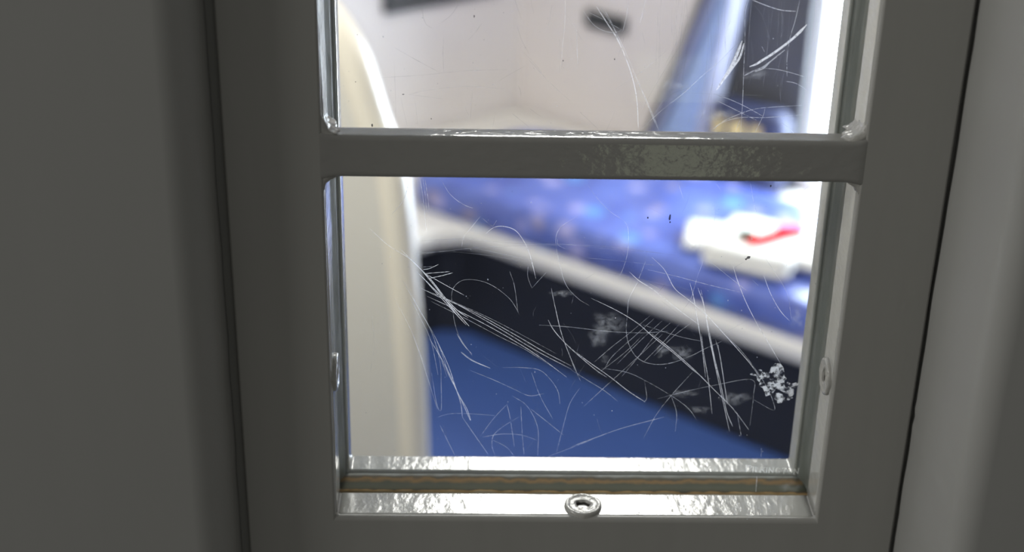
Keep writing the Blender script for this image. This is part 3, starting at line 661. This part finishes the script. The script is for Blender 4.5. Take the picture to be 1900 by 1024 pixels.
# stained sealant at the foot of the pane and cleaner sealant up the sides
bm = bmesh.new()
L = 80; rows = []
for i in range(L + 1):
    x = -0.1025 + 0.205 * i / L
    k = 0.0003 * noise.noise(Vector((x * 90, 0, 0)))
    prof = ((0.0185, -0.004), (0.0185, -0.0002 + k), (0.0203, 0.0001 + k), (0.0235, -0.0012 + k), (0.0285, -0.0014 - k), (0.0308, -0.0003), (0.0345, -0.0009), (0.0345, -0.004))
    rows.append([bm.verts.new((x, y, rel(ZB) + z)) for y, z in prof])
for r0, r1 in zip(rows, rows[1:]):
    for i in range(8):
        j = (i + 1) % 8
        bm.faces.new((r0[i], r0[j], r1[j], r1[i]))
bm.faces.new(rows[0][::-1]); bm.faces.new(rows[-1])
o = obj('sealant', bm, M['seal'], panel, smooth=True); o['label'] = 'mould and rust stained sealant at the foot of the pane'
for sgn, seed in ((-1, 11.0), (1, 12.0)):
    bm = bmesh.new(); rows = []
    for i in range(101):
        z = rel(ZB) - 0.004 + (ZT - ZB + 0.008) * i / 100
        k = 0.0006 * noise.noise(Vector((z * 70, seed, 0)))
        xo = sgn * 0.1045
        prof = ((0.0185, xo), (0.0186, sgn * 0.1012 + k), (0.0212, sgn * 0.1004 + k), (0.024, sgn * 0.1012 - k), (0.0285, sgn * 0.1008 + 0.5 * k), (0.031, sgn * 0.0992), (0.0345, sgn * 0.0984), (0.0345, xo))
        rows.append([bm.verts.new((x, y, z)) for y, x in prof])
    for r0, r1 in zip(rows, rows[1:]):
        for i in range(8):
            j = (i + 1) % 8
            bm.faces.new((r0[i], r0[j], r1[j], r1[i]))
    bm.faces.new(rows[0][::-1]); bm.faces.new(rows[-1])
    obj('sealant', bm, M['seal_side'], panel, smooth=True)
# crossbar
BZ0, BZ1 = rel(1.5782), rel(1.5949)
bm = bmesh.new(); rows = []
for i in range(83):
    x = -0.1035 + 0.207 * i / 82
    k = 0.0002 * noise.noise(Vector((x * 40, 2, 0)))
    e = max(0, (abs(x) - 0.0935) / 0.0065)
    g = 0.0011 * min(e, 1.2) ** 2                       # fillet where the bar meets the stiles
    y = -0.0002 + 0.0008 * min(1, max(0, (abs(x) - 0.1000) / 0.0034)) ** 1.5
    prof = [(y + 0.0008, BZ0 - g + 0.0003), (y + 0.0002, BZ0 + 0.0009 - g), (y, BZ0 + 0.0016 - g), (y, BZ0 + 0.0024 - g), (y, BZ1 - 0.0024 + g), (y, BZ1 - 0.0016 + g), (y + 0.0002, BZ1 - 0.0008 + g), (y + 0.0007, BZ1 - 0.0002 + g), (y + 0.0016, BZ1 + g), (y + 0.0026, BZ1 + g), (0.0075, BZ1 + g + k), (0.0085, BZ1 + g), (0.0092, BZ1 - 0.001), (0.0092, BZ0 + 0.001), (0.0085, BZ0 - g), (y + 0.0018, BZ0 - g)]
    rows.append([bm.verts.new((x, yy, z)) for yy, z in prof])
for r0, r1 in zip(rows, rows[1:]):
    for i in range(16):
        j = (i + 1) % 16
        bm.faces.new((r0[i], r0[j], r1[j], r1[i]))
bm.faces.new(rows[0][::-1]); bm.faces.new(rows[-1])
obj('crossbar', bm, M['bar_paint'], panel, smooth=True)
# weld fillets in the corners of bar and stile
def weld(sx, zc, up, w, h, d, seed):
    bm = bmesh.new()
    nL, nA = 16, 10
    rows = []
    for i in range(nL + 1):
        t = i / nL
        y = 0.0006 + d * t
        s = (1 - 0.25 * t) * (0.75 + 0.25 * math.sin(math.pi * min(1, t * 1.2 + 0.15)))
        row = [bm.verts.new((sx * 0.1012, y, zc - up * 0.0012))]
        for a in range(nA + 1):
            q = a / nA
            px, pz = (1 - q) * w * s, q * h * s
            bulge = 1 - 0.28 * math.sin(math.pi * q)
            k = 1 + 0.28 * noise.noise(Vector((q * 4 + seed, t * 6, seed)))
            row.append(bm.verts.new((sx * (0.1006 - px * bulge * k), y - 0.0005 * math.sin(math.pi * q), zc + up * pz * bulge * k)))
        rows.append(row)
    for r0, r1 in zip(rows, rows[1:]):
        for i in range(len(r0)):
            j = (i + 1) % len(r0)
            bm.faces.new((r0[i], r0[j], r1[j], r1[i]))
    bm.faces.new(rows[0][::-1]); bm.faces.new(rows[-1])
    o = obj('weld_fillet', bm, M['weld_paint'], panel, smooth=True)
    return o
weld(-1, BZ1, 1, 0.0066, 0.0088, 0.016, 1.3)
weld(1, BZ1, 1, 0.0085, 0.0082, 0.0165, 5.1)
weld(-1, BZ0, -1, 0.0056, 0.0066, 0.015, 9.7)
weld(1, BZ0, -1, 0.0052, 0.0064, 0.015, 14.2)

# paint-covered one-way screws with a clogged socket
def screw(loc, axis):
    bm = bmesh.new()
    prof = [(0.0026, -0.0010), (0.0027, 0.0012), (0.0031, 0.0015), (0.0045, 0.0011), (0.0062, 0.0013), (0.0070, 0.0016), (0.0076, 0.0013), (0.0078, 0.0006), (0.0079, -0.0008)]
    n = 40; rows = []
    for k in range(n):
        a = 2 * math.pi * k / n
        row = []
        for r, h in prof:
            w_ = 1 + 0.035 * noise.noise(Vector((math.cos(a) * 1.6 + axis, math.sin(a) * 1.6, r * 300)))
            hole = 1 + (0.16 * math.cos(2 * a + 0.4) + 0.08 * math.cos(5 * a) if r < 0.003 else 0)
            row.append(bm.verts.new((r * w_ * hole * math.cos(a), r * w_ * hole * math.sin(a), h + 0.00022 * noise.noise(Vector((math.cos(a) * r * 500, math.sin(a) * r * 500, axis))))))
        rows.append(row)
    for i in range(n):
        a, b_ = rows[i], rows[(i + 1) % n]
        for j in range(len(prof) - 1):
            bm.faces.new((a[j], b_[j], b_[j + 1], a[j + 1]))
    o = obj('screw', bm, M['weld_paint'], panel, smooth=True)
    bm = bmesh.new()
    c = bm.verts.new((0, 0, -0.0009)); rim = []
    for k in range(24):
        a = 2 * math.pi * k / 24
        rr = 0.0027 * (1 + 0.16 * math.cos(2 * a + 0.4) + 0.08 * math.cos(5 * a))
        rim.append(bm.verts.new((rr * math.cos(a), rr * math.sin(a), 0.0005)))
    for k in range(24):
        bm.faces.new((c, rim[k], rim[(k + 1) % 24]))
    obj('drive_socket', bm, M['socket'], o, smooth=True)
    o.location = loc
    o.rotation_euler = {0: (0, 0, 0), 1: (0, math.radians(90), 0), 2: (0, math.radians(-90), 0)}[axis]
    return o
screw((0.0031, 0.0085, rel(ZB) + 0.0002), 0)
screw((-0.0998, 0.0098, rel(1.4895)), 1)
screw((0.0998, 0.0098, rel(1.4895)), 2)

# the pane with everything scratched, smeared and splashed on it
YG0, YG1 = 0.0208, 0.0268
def ribbon(bm, pts, w, mi, y):
    """Tapering hair-thin mark through (x, z) points, smoothed by a Catmull-Rom spline."""
    P = [Vector(p) for p in pts]
    P = [P[0] * 2 - P[1]] + P + [P[-1] * 2 - P[-2]]
    S = []
    for i in range(1, len(P) - 2):
        for k in range(8):
            t = k / 8
            a, b_, c, d = P[i - 1], P[i], P[i + 1], P[i + 2]
            S.append(0.5 * ((2 * b_) + (c - a) * t + (2 * a - 5 * b_ + 4 * c - d) * t * t + (3 * b_ - a - 3 * c + d) * t ** 3))
    S.append(P[-2])
    prev = None
    n = len(S)
    for i, p in enumerate(S):
        q = S[min(i + 1, n - 1)] - S[max(i - 1, 0)]
        if q.length < 1e-9:
            continue
        d = Vector((-q.y, q.x)).normalized()
        t = i / (n - 1)
        tp = min(1, 0.35 + 5 * min(t, 1 - t)) * (0.85 + 0.4 * noise.noise(Vector((p.x * 150, p.y * 150, w))))
        h = d * w * 0.5 * tp
        cur = [bm.verts.new((p.x - h.x, y, p.y - h.y)), bm.verts.new((p.x + h.x, y, p.y + h.y))]
        if prev:
            f = bm.faces.new((prev[0], prev[1], cur[1], cur[0])); f.material_index = mi
        prev = cur
def blot(bm, x, z, rx, rz, mi, y, n=18, seed=0.0, rough=0.5):
    c = bm.verts.new((x, y, z)); c[fade] = 1.0; rim = []
    for k in range(n):
        a = 2 * math.pi * k / n
        r_ = 1 + rough * noise.noise(Vector((math.cos(a) * 1.7 + seed, math.sin(a) * 1.7, seed)))
        rim.append(bm.verts.new((x + rx * r_ * math.cos(a), y, z + rz * r_ * math.sin(a))))
    for k in range(n):
        f = bm.faces.new((c, rim[k], rim[(k + 1) % n])); f.material_index = mi
pane_mats = [M['glass'], M['glass_edge'], M['scratch_strong'], M['scratch_mid'], M['scratch_faint'], M['smear'], M['paint_fleck'], M['speck_dark']]
bm = bmesh.new()
fade = bm.verts.layers.float.new('fade')
zl, zh = rel(ZB) - 0.0035, rel(ZT) + 0.003
box(bm, (-0.1032, YG0, zl), (0.1032, YG1, zh))
bm.faces.ensure_lookup_table()
bmesh.ops.recalc_face_normals(bm, faces=bm.faces)
for f in bm.faces:
    f.material_index = 0 if abs(f.normal.y) > 0.5 else 1
zoff = rel(1.4257)
for i, (w, s, pts) in enumerate(SCRATCHES):
    mi = 2 if s >= 0.85 else 3 if s >= 0.55 else 4
    ribbon(bm, [(x / 1000, z / 1000 + zoff) for x, z in pts], w * SW / 1000, mi, YG0 - 0.00006 - 0.0000004 * i)
for i, (x, z, rx, rz, s, kind) in enumerate(SMEARS):
    if kind == 'paint':
        blot(bm, x / 1000, z / 1000 + zoff, rx / 1000, rz / 1000, 6, YG0 - 0.00015 - i * 0.000002, 26, i * 3.1, 0.9)
    else:
        blot(bm, x / 1000, z / 1000 + zoff, rx / 1000, rz / 1000, 5, YG0 - 0.00015 - i * 0.000002, 26, i * 3.1, 0.6)
rs = random.Random(21)
for i in range(620):
    x, z = rs.uniform(-0.098, 0.097), rs.uniform(0.002, 0.26)
    r_ = rs.choice((0.00006, 0.00006, 0.00009, 0.00012, 0.0002)) * rs.uniform(0.7, 1.2)
    blot(bm, x, z + zoff, r_, r_ * rs.uniform(0.7, 1.6), rs.choice((3, 4, 3)), YG0 - 0.00009 - i * 0.0000001, 6, i * 1.0)
for i in range(90):                                      # short stray hairline marks
    x, z, a, l = rs.uniform(-0.06, 0.095), rs.uniform(0.004, 0.22), rs.gauss(1.75, 0.55), rs.uniform(0.003, 0.014)
    ribbon(bm, [(x, z + zoff), (x + l * 0.5 * math.cos(a) + rs.uniform(-.0006, .0006), z + zoff + l * 0.5 * math.sin(a)), (x + l * math.cos(a), z + zoff + l * math.sin(a))], 0.00011, 4, YG0 - 0.00005)
for i in range(34):                                      # fine vertical rub lines in the right of the upper pane
    x = rs.uniform(0.022, 0.088); z = rs.uniform(0.176, 0.2); l = rs.uniform(0.012, 0.05)
    ribbon(bm, [(x, z + zoff), (x + rs.uniform(-.001, .001), z + l / 2 + zoff), (x + rs.uniform(-.002, .002), z + l + zoff)], 0.00012, 4, YG0 - 0.00004)
for x, z, rx, rz in DARKSPECKS:
    blot(bm, x / 1000, z / 1000 + zoff, rx / 1000, rz / 1000, 7, YG0 - 0.0002, 9, x, 0.7)
me = bpy.data.meshes.new('glass_pane'); bm.to_mesh(me); bm.free()
pane = link('glass_pane', me, pane_mats, panel)
pane['label'] = 'clear glass pane covered in fine curved scratches'

# maker's name etched near the foot of the pane, small serif capitals
GL = {'P': [((0, 0), (0, 1)), ((0, 1), (.45, 1), (.62, .86), (.62, .66), (.45, .52), (0, .52)), ((-.14, 0), (.16, 0)), ((-.14, 1), (.1, 1))],
      'I': [((0, 0), (0, 1)), ((-.14, 0), (.14, 0)), ((-.14, 1), (.14, 1))],
      'L': [((0, 1), (0, 0), (.58, 0), (.62, .2)), ((-.14, 1), (.14, 1))],
      'K': [((0, 0), (0, 1)), ((.6, 1), (.02, .45)), ((.2, .6), (.66, 0)), ((-.14, 0), (.14, 0)), ((-.14, 1), (.14, 1)), ((.5, 1), (.7, 1)), ((.55, 0), (.78, 0))],
      'N': [((0, 0), (0, 1), (.66, 0), (.66, 1)), ((-.14, 0), (.14, 0)), ((.54, 1), (.78, 1))],
      'G': [((.66, .8), (.5, .97), (.3, 1), (.1, .85), (0, .5), (.1, .15), (.32, 0), (.55, .05), (.66, .16), (.66, .42)), ((.48, .42), (.78, .42))],
      'T': [((.34, 0), (.34, 1)), ((0, .82), (.02, 1), (.66, 1), (.68, .82)), ((.2, 0), (.48, 0))],
      'O': [((.36, 1), (.12, .88), (0, .5), (.12, .12), (.36, 0), (.6, .12), (.72, .5), (.6, .88), (.36, 1))]}
bm = bmesh.new()
x = 0.0732; z0 = rel(1.4358); first = True
for ch in 'PILKINGTON':
    h = 0.0033 if first else 0.0026
    wid = {'I': 0.30, 'P': 0.78, 'L': 0.72, 'K': 0.86, 'N': 0.95, 'G': 0.95, 'T': 0.82, 'O': 0.9}[ch]
    for st in GL[ch]:
        for (ax, az), (bx, bz) in zip(st, st[1:]):
            pa, pb = Vector((x + ax * h, z0 + az * h)), Vector((x + bx * h, z0 + bz * h))
            d = (pb - pa)
            nn = Vector((-d.y, d.x)).normalized() * (0.00021 if abs(d.y) > abs(d.x) else 0.00011)
            e = d.normalized() * 0.00008
            vs = [bm.verts.new((p.x, YG0 - 0.00012, p.y)) for p in (pa - nn - e, pb - nn + e, pb + nn + e, pa + nn - e)]
            bm.faces.new(vs)
    x += (wid + (0.1 if ch == 'I' else 0.13)) * h
    z0 -= 0.00009
    first = False
o = obj('etched_lettering', bm, M['etching'], pane); o['label'] = 'white etched capitals on the glass'

# ---------------------------------------------------------------- inside the cell
# bench: slab with rounded lip on a recessed dark plinth, wing along the left wall
bench = thing('bench', 'white moulded sleeping bench on a dark plinth in the cell corner', 'bench', F0, BR)
cnu, cnn = (CN - F0).dot(U), (CN - F0).dot(N)
wlu, wln = WL.dot(U), WL.dot(N)
g = 0.003
def along(t, off=0.0):            # along the left wall, in bench coordinates
    return (cnu + wlu * t + g, cnn + wln * t - g * 0.5)
slab_pts = [along(0.01), along(1.2), (along(1.2)[0] + 0.28, along(1.2)[1] - 0.05), (0.10, -0.19), (0.115, -0.11), (0.15, -0.06), (0.2, -0.05), (1.75, -0.05), (1.75, cnn - g)]
bm = bmesh.new(); prism(bm, slab_pts, 0.265, 0.31)
bevel(obj('seat_slab', bm, M['bench_white'], bench), 0.012, 4)
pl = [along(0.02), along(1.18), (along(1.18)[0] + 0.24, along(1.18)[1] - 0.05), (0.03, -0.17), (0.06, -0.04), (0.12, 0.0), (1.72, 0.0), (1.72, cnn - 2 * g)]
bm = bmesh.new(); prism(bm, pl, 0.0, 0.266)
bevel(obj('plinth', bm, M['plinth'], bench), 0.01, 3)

# mattress: one padded cover with soft edges and a well rounded corner at the wing end
u0, n0, mw, md_, mh, mr_ = -0.07, -0.034, 1.73, 0.485, 0.078, 0.19
def stations(length, step):
    e = [0, 0.0006, 0.002, 0.005, 0.010, 0.017, 0.026, 0.04]
    k = int((length - 0.08) / step)
    return e + [0.04 + (length - 0.08) * i / k for i in range(1, k)] + [length - q for q in e[::-1]]
def plan_point(x, y):
    d = min(x, mw - x, y, md_ - y)
    for q_, cy in ((0.09, 0.09), (mr_, md_ - mr_)):
        if x < q_ and ((y < cy and cy == 0.09) or (y > cy and cy != 0.09)):
            v = Vector((x - q_, y - cy)); L_ = max(abs(v.x), abs(v.y))
            if v.length > 1e-7:
                v = v.normalized() * L_
            return q_ + v.x, cy + v.y, d
    return x, y, d
bm = bmesh.new()
gx, gy = stations(mw, 0.018), stations(md_, 0.016)
grid = []; skirt = []
for x in gx:
    row = []
    for y in gy:
        px, py, d = plan_point(x, y)
        q = max(0.0, 1 - d / 0.03)
        z = mh * (1 - q ** 3) ** (1 / 3) if q < 1 else 0.0
        f = min(1, z / 0.03)
        k = 0.005 * noise.noise(Vector((px * 6, py * 9, 4))) + 0.0028 * noise.noise(Vector((px * 17, py * 26, 2)))
        side = 0.007 * noise.noise(Vector((px * 9, z * 20, 1))) * math.sin(math.pi * min(1, z / mh)) if d < 0.03 else 0
        row.append(bm.verts.new((u0 + px, n0 + py + (side if y < md_ / 2 else -side), 0.3105 + z + k * f)))
    grid.append(row)
for i in range(len(gx) - 1):
    for j in range(len(gy) - 1):
        bm.faces.new((grid[i][j], grid[i + 1][j], grid[i + 1][j + 1], grid[i][j + 1]))
rim = [grid[i][0] for i in range(len(gx))] + [grid[-1][j] for j in range(1, len(gy))] + [grid[i][-1] for i in range(len(gx) - 2, -1, -1)] + [grid[0][j] for j in range(len(gy) - 2, 0, -1)]
bm.faces.new(rim[::-1])
mat_root = thing('mattress', 'blue mattress with a pale blotchy pattern lying on the white bench', 'mattress', F0, BR)
obj('mattress_cover', bm, M['mattress'], mat_root, smooth=True)

# folded white towel with a red and dark print
tow = thing('folded_towel', 'folded white towel with a red print lying on the blue mattress', 'towel', bp(0.84, 0.06, 0.3965), BR)
def layer(name, cx, cy, z, sx, sy, sz, rz, seed, parent, amp=0.004):
    o = obj(name, soft_slab(sx, sy, sz, 14, 0.48, amp, 11, seed), M['towel'], parent, smooth=True, loc=(cx, cy, z))
    o.rotation_euler = (0, 0, rz)
    return o
layer('towel_layer', -0.005, 0.035, 0.0, 0.19, 0.19, 0.026, 0.22, 1.0, tow)
layer('towel_layer', 0.0, 0.038, 0.024, 0.185, 0.188, 0.024, 0.2, 4.0, tow, 0.003)
layer('towel_flap', -0.125, 0.035, 0.0, 0.10, 0.12, 0.022, 0.5, 7.0, tow)
layer('towel_flap', 0.10, 0.10, 0.0, 0.14, 0.15, 0.03, 0.15, 9.0, tow)
def patch(name, pts, z, mat, parent):
    bm = bmesh.new(); prism(bm, pts, z, z + 0.0025)
    return obj(name, bm, mat, parent)
TX, TY = 0.84, 0.06
def local(pts, k=1.2):
    cx, cy = sum(p[0] for p in pts) / len(pts), sum(p[1] for p in pts) / len(pts)
    return [(cx + (x - cx) * k - TX, cy + (y - cy) * k - TY) for x, y in pts]
red = [(0.822, 0.070), (0.838, 0.052), (0.858, 0.050), (0.872, 0.075), (0.880, 0.110), (0.900, 0.150), (0.897, 0.168), (0.868, 0.172), (0.852, 0.165), (0.852, 0.125), (0.842, 0.095)]
patch('red_print', local(red), 0.0505, M['red_print'], tow)['label'] = 'red curved print'
patch('dark_print', local([(0.798, 0.068), (0.812, 0.056), (0.836, 0.054), (0.834, 0.076), (0.824, 0.094), (0.804, 0.090)]), 0.0525, M['dark_print'], tow)['label'] = 'dark end of the print'
patch('mauve_print', local([(0.842, 0.165), (0.868, 0.168), (0.872, 0.185), (0.850, 0.192)]), 0.0515, M['purple_print'], tow)['label'] = 'mauve patch of the print'

# dark plates on the two back walls
def wall_box(bm, s0, s1, z0, z1, d0, d1, origin, dirv, nrm):
    p, q = origin + dirv * s0, origin + dirv * s1
    o0, o1 = nrm * d0, nrm * d1
    prism(bm, [((p + o0).x, (p + o0).y), ((q + o0).x, (q + o0).y), ((q + o1).x, (q + o1).y), ((p + o1).x, (p + o1).y)], z0, z1)
NR = -N                                            # into the room from the right-hand back wall
NL = Vector((-WL.y, WL.x, 0))
if NL.y > 0: NL = -NL
bm = bmesh.new(); wall_box(bm, 0.226, 0.356, 0.594, 0.640, 0.001, 0.014, CN, U, NR)
o = tag(bevel(obj('wall_plate', bm, M['dark_plate']), 0.004, 3), 'small dark rectangular plate on the white wall right of the cell corner', 'wall plate')
vr = thing('wall_vent', 'wide dark rectangular vent on the white wall left of the cell corner', 'vent', CN + WL * 0.25 + NL * 0.001 + Vector((0, 0, 0.652)), math.atan2(WL.y, WL.x) + math.pi)
bm = bmesh.new(); ring(bm, (-0.19, 0.19, 0, 0.16), (-0.175, 0.175, 0.014, 0.146), -0.016, 0.0)
bevel(obj('vent_frame', bm, M['dark_plate'], vr), 0.003, 2)
bm = bmesh.new()
for i in range(7):
    z = 0.02 + i * 0.018
    prism(bm, [(-0.176, -0.010), (0.176, -0.010), (0.176, -0.002), (-0.176, -0.002)], z, z + 0.010)
obj('vent_louvres', bm, M['dark_plate'], vr)

# things standing on the bench against the right-hand back wall
def wall_frame(name, label, cat, s, z, off):
    return thing(name, label, cat, CN + U * s + NR * off + Vector((0, 0, z)), BR)
# pale blue pad leaning on the dark panel
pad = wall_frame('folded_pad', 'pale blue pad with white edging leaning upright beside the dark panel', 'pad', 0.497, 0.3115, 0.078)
def leaning(name, s0, s1, t0, t1, zt, y0, y1, mat, parent, n=24, pillow=0.0):
    """Upright slab whose foot spans s0..s1 and whose head spans t0..t1 at height zt."""
    bm = bmesh.new(); rows = []
    for i in range(n + 1):
        t = i / n
        a, b_ = s0 + (t0 - s0) * t ** 0.9, s1 + (t1 - s1) * t
        ys0 = y0 * (1 - pillow * (2 * t - 1) ** 6)
        c = (a + b_) / 2
        prof = [(a, (ys0 + y1) / 2), (a + 0.006, ys0 + 0.012), (a + 0.016, ys0 + 0.003), (c, ys0), (b_ - 0.016, ys0 + 0.003), (b_ - 0.006, ys0 + 0.012), (b_, (ys0 + y1) / 2), (b_ - 0.006, y1), (a + 0.006, y1)]
        rows.append([bm.verts.new((x, y, zt * t)) for x, y in prof])
    for r0, r1 in zip(rows, rows[1:]):
        for i in range(len(r0)):
            j = (i + 1) % len(r0)
            bm.faces.new((r0[i], r0[j], r1[j], r1[i]))
    bm.faces.new(rows[0][::-1]); bm.faces.new(rows[-1])
    return obj(name, bm, mat, parent, smooth=True)
leaning('pad_body', 0.0, 0.165, 0.21, 0.25, 0.58, -0.035, 0.02, M['pad_blue'], pad)
leaning('pad_shadow_strip', -0.052, -0.012, 0.155, 0.195, 0.58, -0.02, 0.022, M['dark_plate'], pad)['label'] = 'dark strip standing in for the shadow beside the pad'  # pad's shadow on the wall, built as a dark leaning strip
leaning('pad_edging', -0.022, 0.006, 0.19, 0.215, 0.58, -0.040, 0.02, M['pad_piping'], pad)
leaning('pad_edging', 0.115, 0.172, 0.222, 0.256, 0.58, -0.042, 0.022, M['pad_piping'], pad)
# dark grey panel
dp = wall_frame('upright_panel', 'dark grey upright panel between the pale blue pad and the bright window', 'panel', 0.66, 0.3115, 0.012)
bm = bmesh.new(); box(bm, (-0.045, -0.022, 0), (0.236, 0.006, 0.75))
bevel(obj('panel_board', bm, M['dark_panel'], dp), 0.004, 3)
bm = bmesh.new(); box(bm, (-0.047, -0.026, 0.742), (0.238, 0.008, 0.758))
bevel(obj('panel_cap', bm, M['panel_edge'], dp), 0.002, 2)
# navy bag with yellow print in front of it
bag = wall_frame('navy_bag', 'small navy bag with yellow patches in front of the dark grey panel', 'bag', 0.80, 0.3115, 0.10)
obj('bag_body', soft_slab(0.20, 0.075, 0.225, 14, 0.45, 0.006, 14, 3.0), M['bag_navy'], bag, smooth=True)
for sx_, wd in ((-0.072, 0.026), (-0.022, 0.040), (0.030, 0.030)):
    bm = soft_slab(wd, 0.006, 0.05, 6, 0.4, 0.001, 20, sx_)
    o = obj('yellow_patch', bm, M['bag_yellow'], bag, smooth=True, loc=(sx_, -0.0375, 0.136))
    o['label'] = 'yellow patch'

# cream privacy screen just inside the door, its head curving away to the left
ps = thing('privacy_screen', 'cream privacy screen wall with a curved top edge just inside the door', 'screen wall', (-0.007, 0.95, 0))
PR = [(-0.074, 0.0), (-0.078, 0.45), (-0.0862, 0.8446), (-0.0918, 0.9975), (-0.0973, 1.076), (-0.1026, 1.1451), (-0.1090, 1.1920), (-0.1251, 1.2381), (-0.1421, 1.2983), (-0.1576, 1.3318), (-0.1771, 1.359), (-0.205, 1.388), (-0.25, 1.415), (-0.32, 1.435), (-0.45, 1.445), (-0.95, 1.445)]
def smooth_path(P, k=6):
    P = [Vector(p) for p in P]; Q = [P[0] * 2 - P[1]] + P + [P[-1] * 2 - P[-2]]; out_ = []
    for i in range(1, len(Q) - 2):
        for j in range(k):
            t = j / k; a, b_, c, d = Q[i - 1], Q[i], Q[i + 1], Q[i + 2]
            out_.append(0.5 * ((2 * b_) + (c - a) * t + (2 * a - 5 * b_ + 4 * c - d) * t * t + (3 * b_ - a - 3 * c + d) * t ** 3))
    return out_ + [P[-1]]
path = smooth_path(PR)
def sweep(name, profile, mat, parent):
    """Sweep (inset from the outline, y) profile along the screen's outline."""
    bm = bmesh.new(); rows = []
    for i, p in enumerate(path):
        d = (path[min(i + 1, len(path) - 1)] - path[max(i - 1, 0)]).normalized()
        nrm = Vector((-d.y, d.x))                       # towards the body of the screen
        rows.append([bm.verts.new((p.x + nrm.x * a, y, p.y + nrm.y * a)) for a, y in profile])
    for r0, r1 in zip(rows, rows[1:]):
        for i in range(len(r0)):
            j = (i + 1) % len(r0)
            bm.faces.new((r0[i], r0[j], r1[j], r1[i]))
    bm.faces.new(rows[0][::-1]); bm.faces.new(rows[-1])
    return obj(name, bm, mat, parent, smooth=True)
R_ = 0.021
edge = [(R_ - R_ * math.sin(t), 0.03 - 0.036 * math.cos(t)) for t in [math.pi * k / 12 for k in range(13)]]
sweep('edge_trim', edge + [(0.03, 0.066), (0.034, -0.0035)], M['screen_edge'], ps)
bm = bmesh.new(); front = []; back = []
inner = []
for i, p in enumerate(path):
    d = (path[min(i + 1, len(path) - 1)] - path[max(i - 1, 0)]).normalized()
    inner.append((p.x - d.y * 0.024, p.y + d.x * 0.024))
inner = [(x, max(0.0, z)) for x, z in inner]
loop = inner + [(-0.95, 0.0)]
fv = [bm.verts.new((x, -0.004, z)) for x, z in loop]
bv = [bm.verts.new((x, 0.058, z)) for x, z in loop]
bm.faces.new(fv); bm.faces.new(bv[::-1])
for i in range(len(loop)):
    j = (i + 1) % len(loop)
    bm.faces.new((fv[i], fv[j], bv[j], bv[i]))
obj('screen_board', bm, M['screen'], ps)
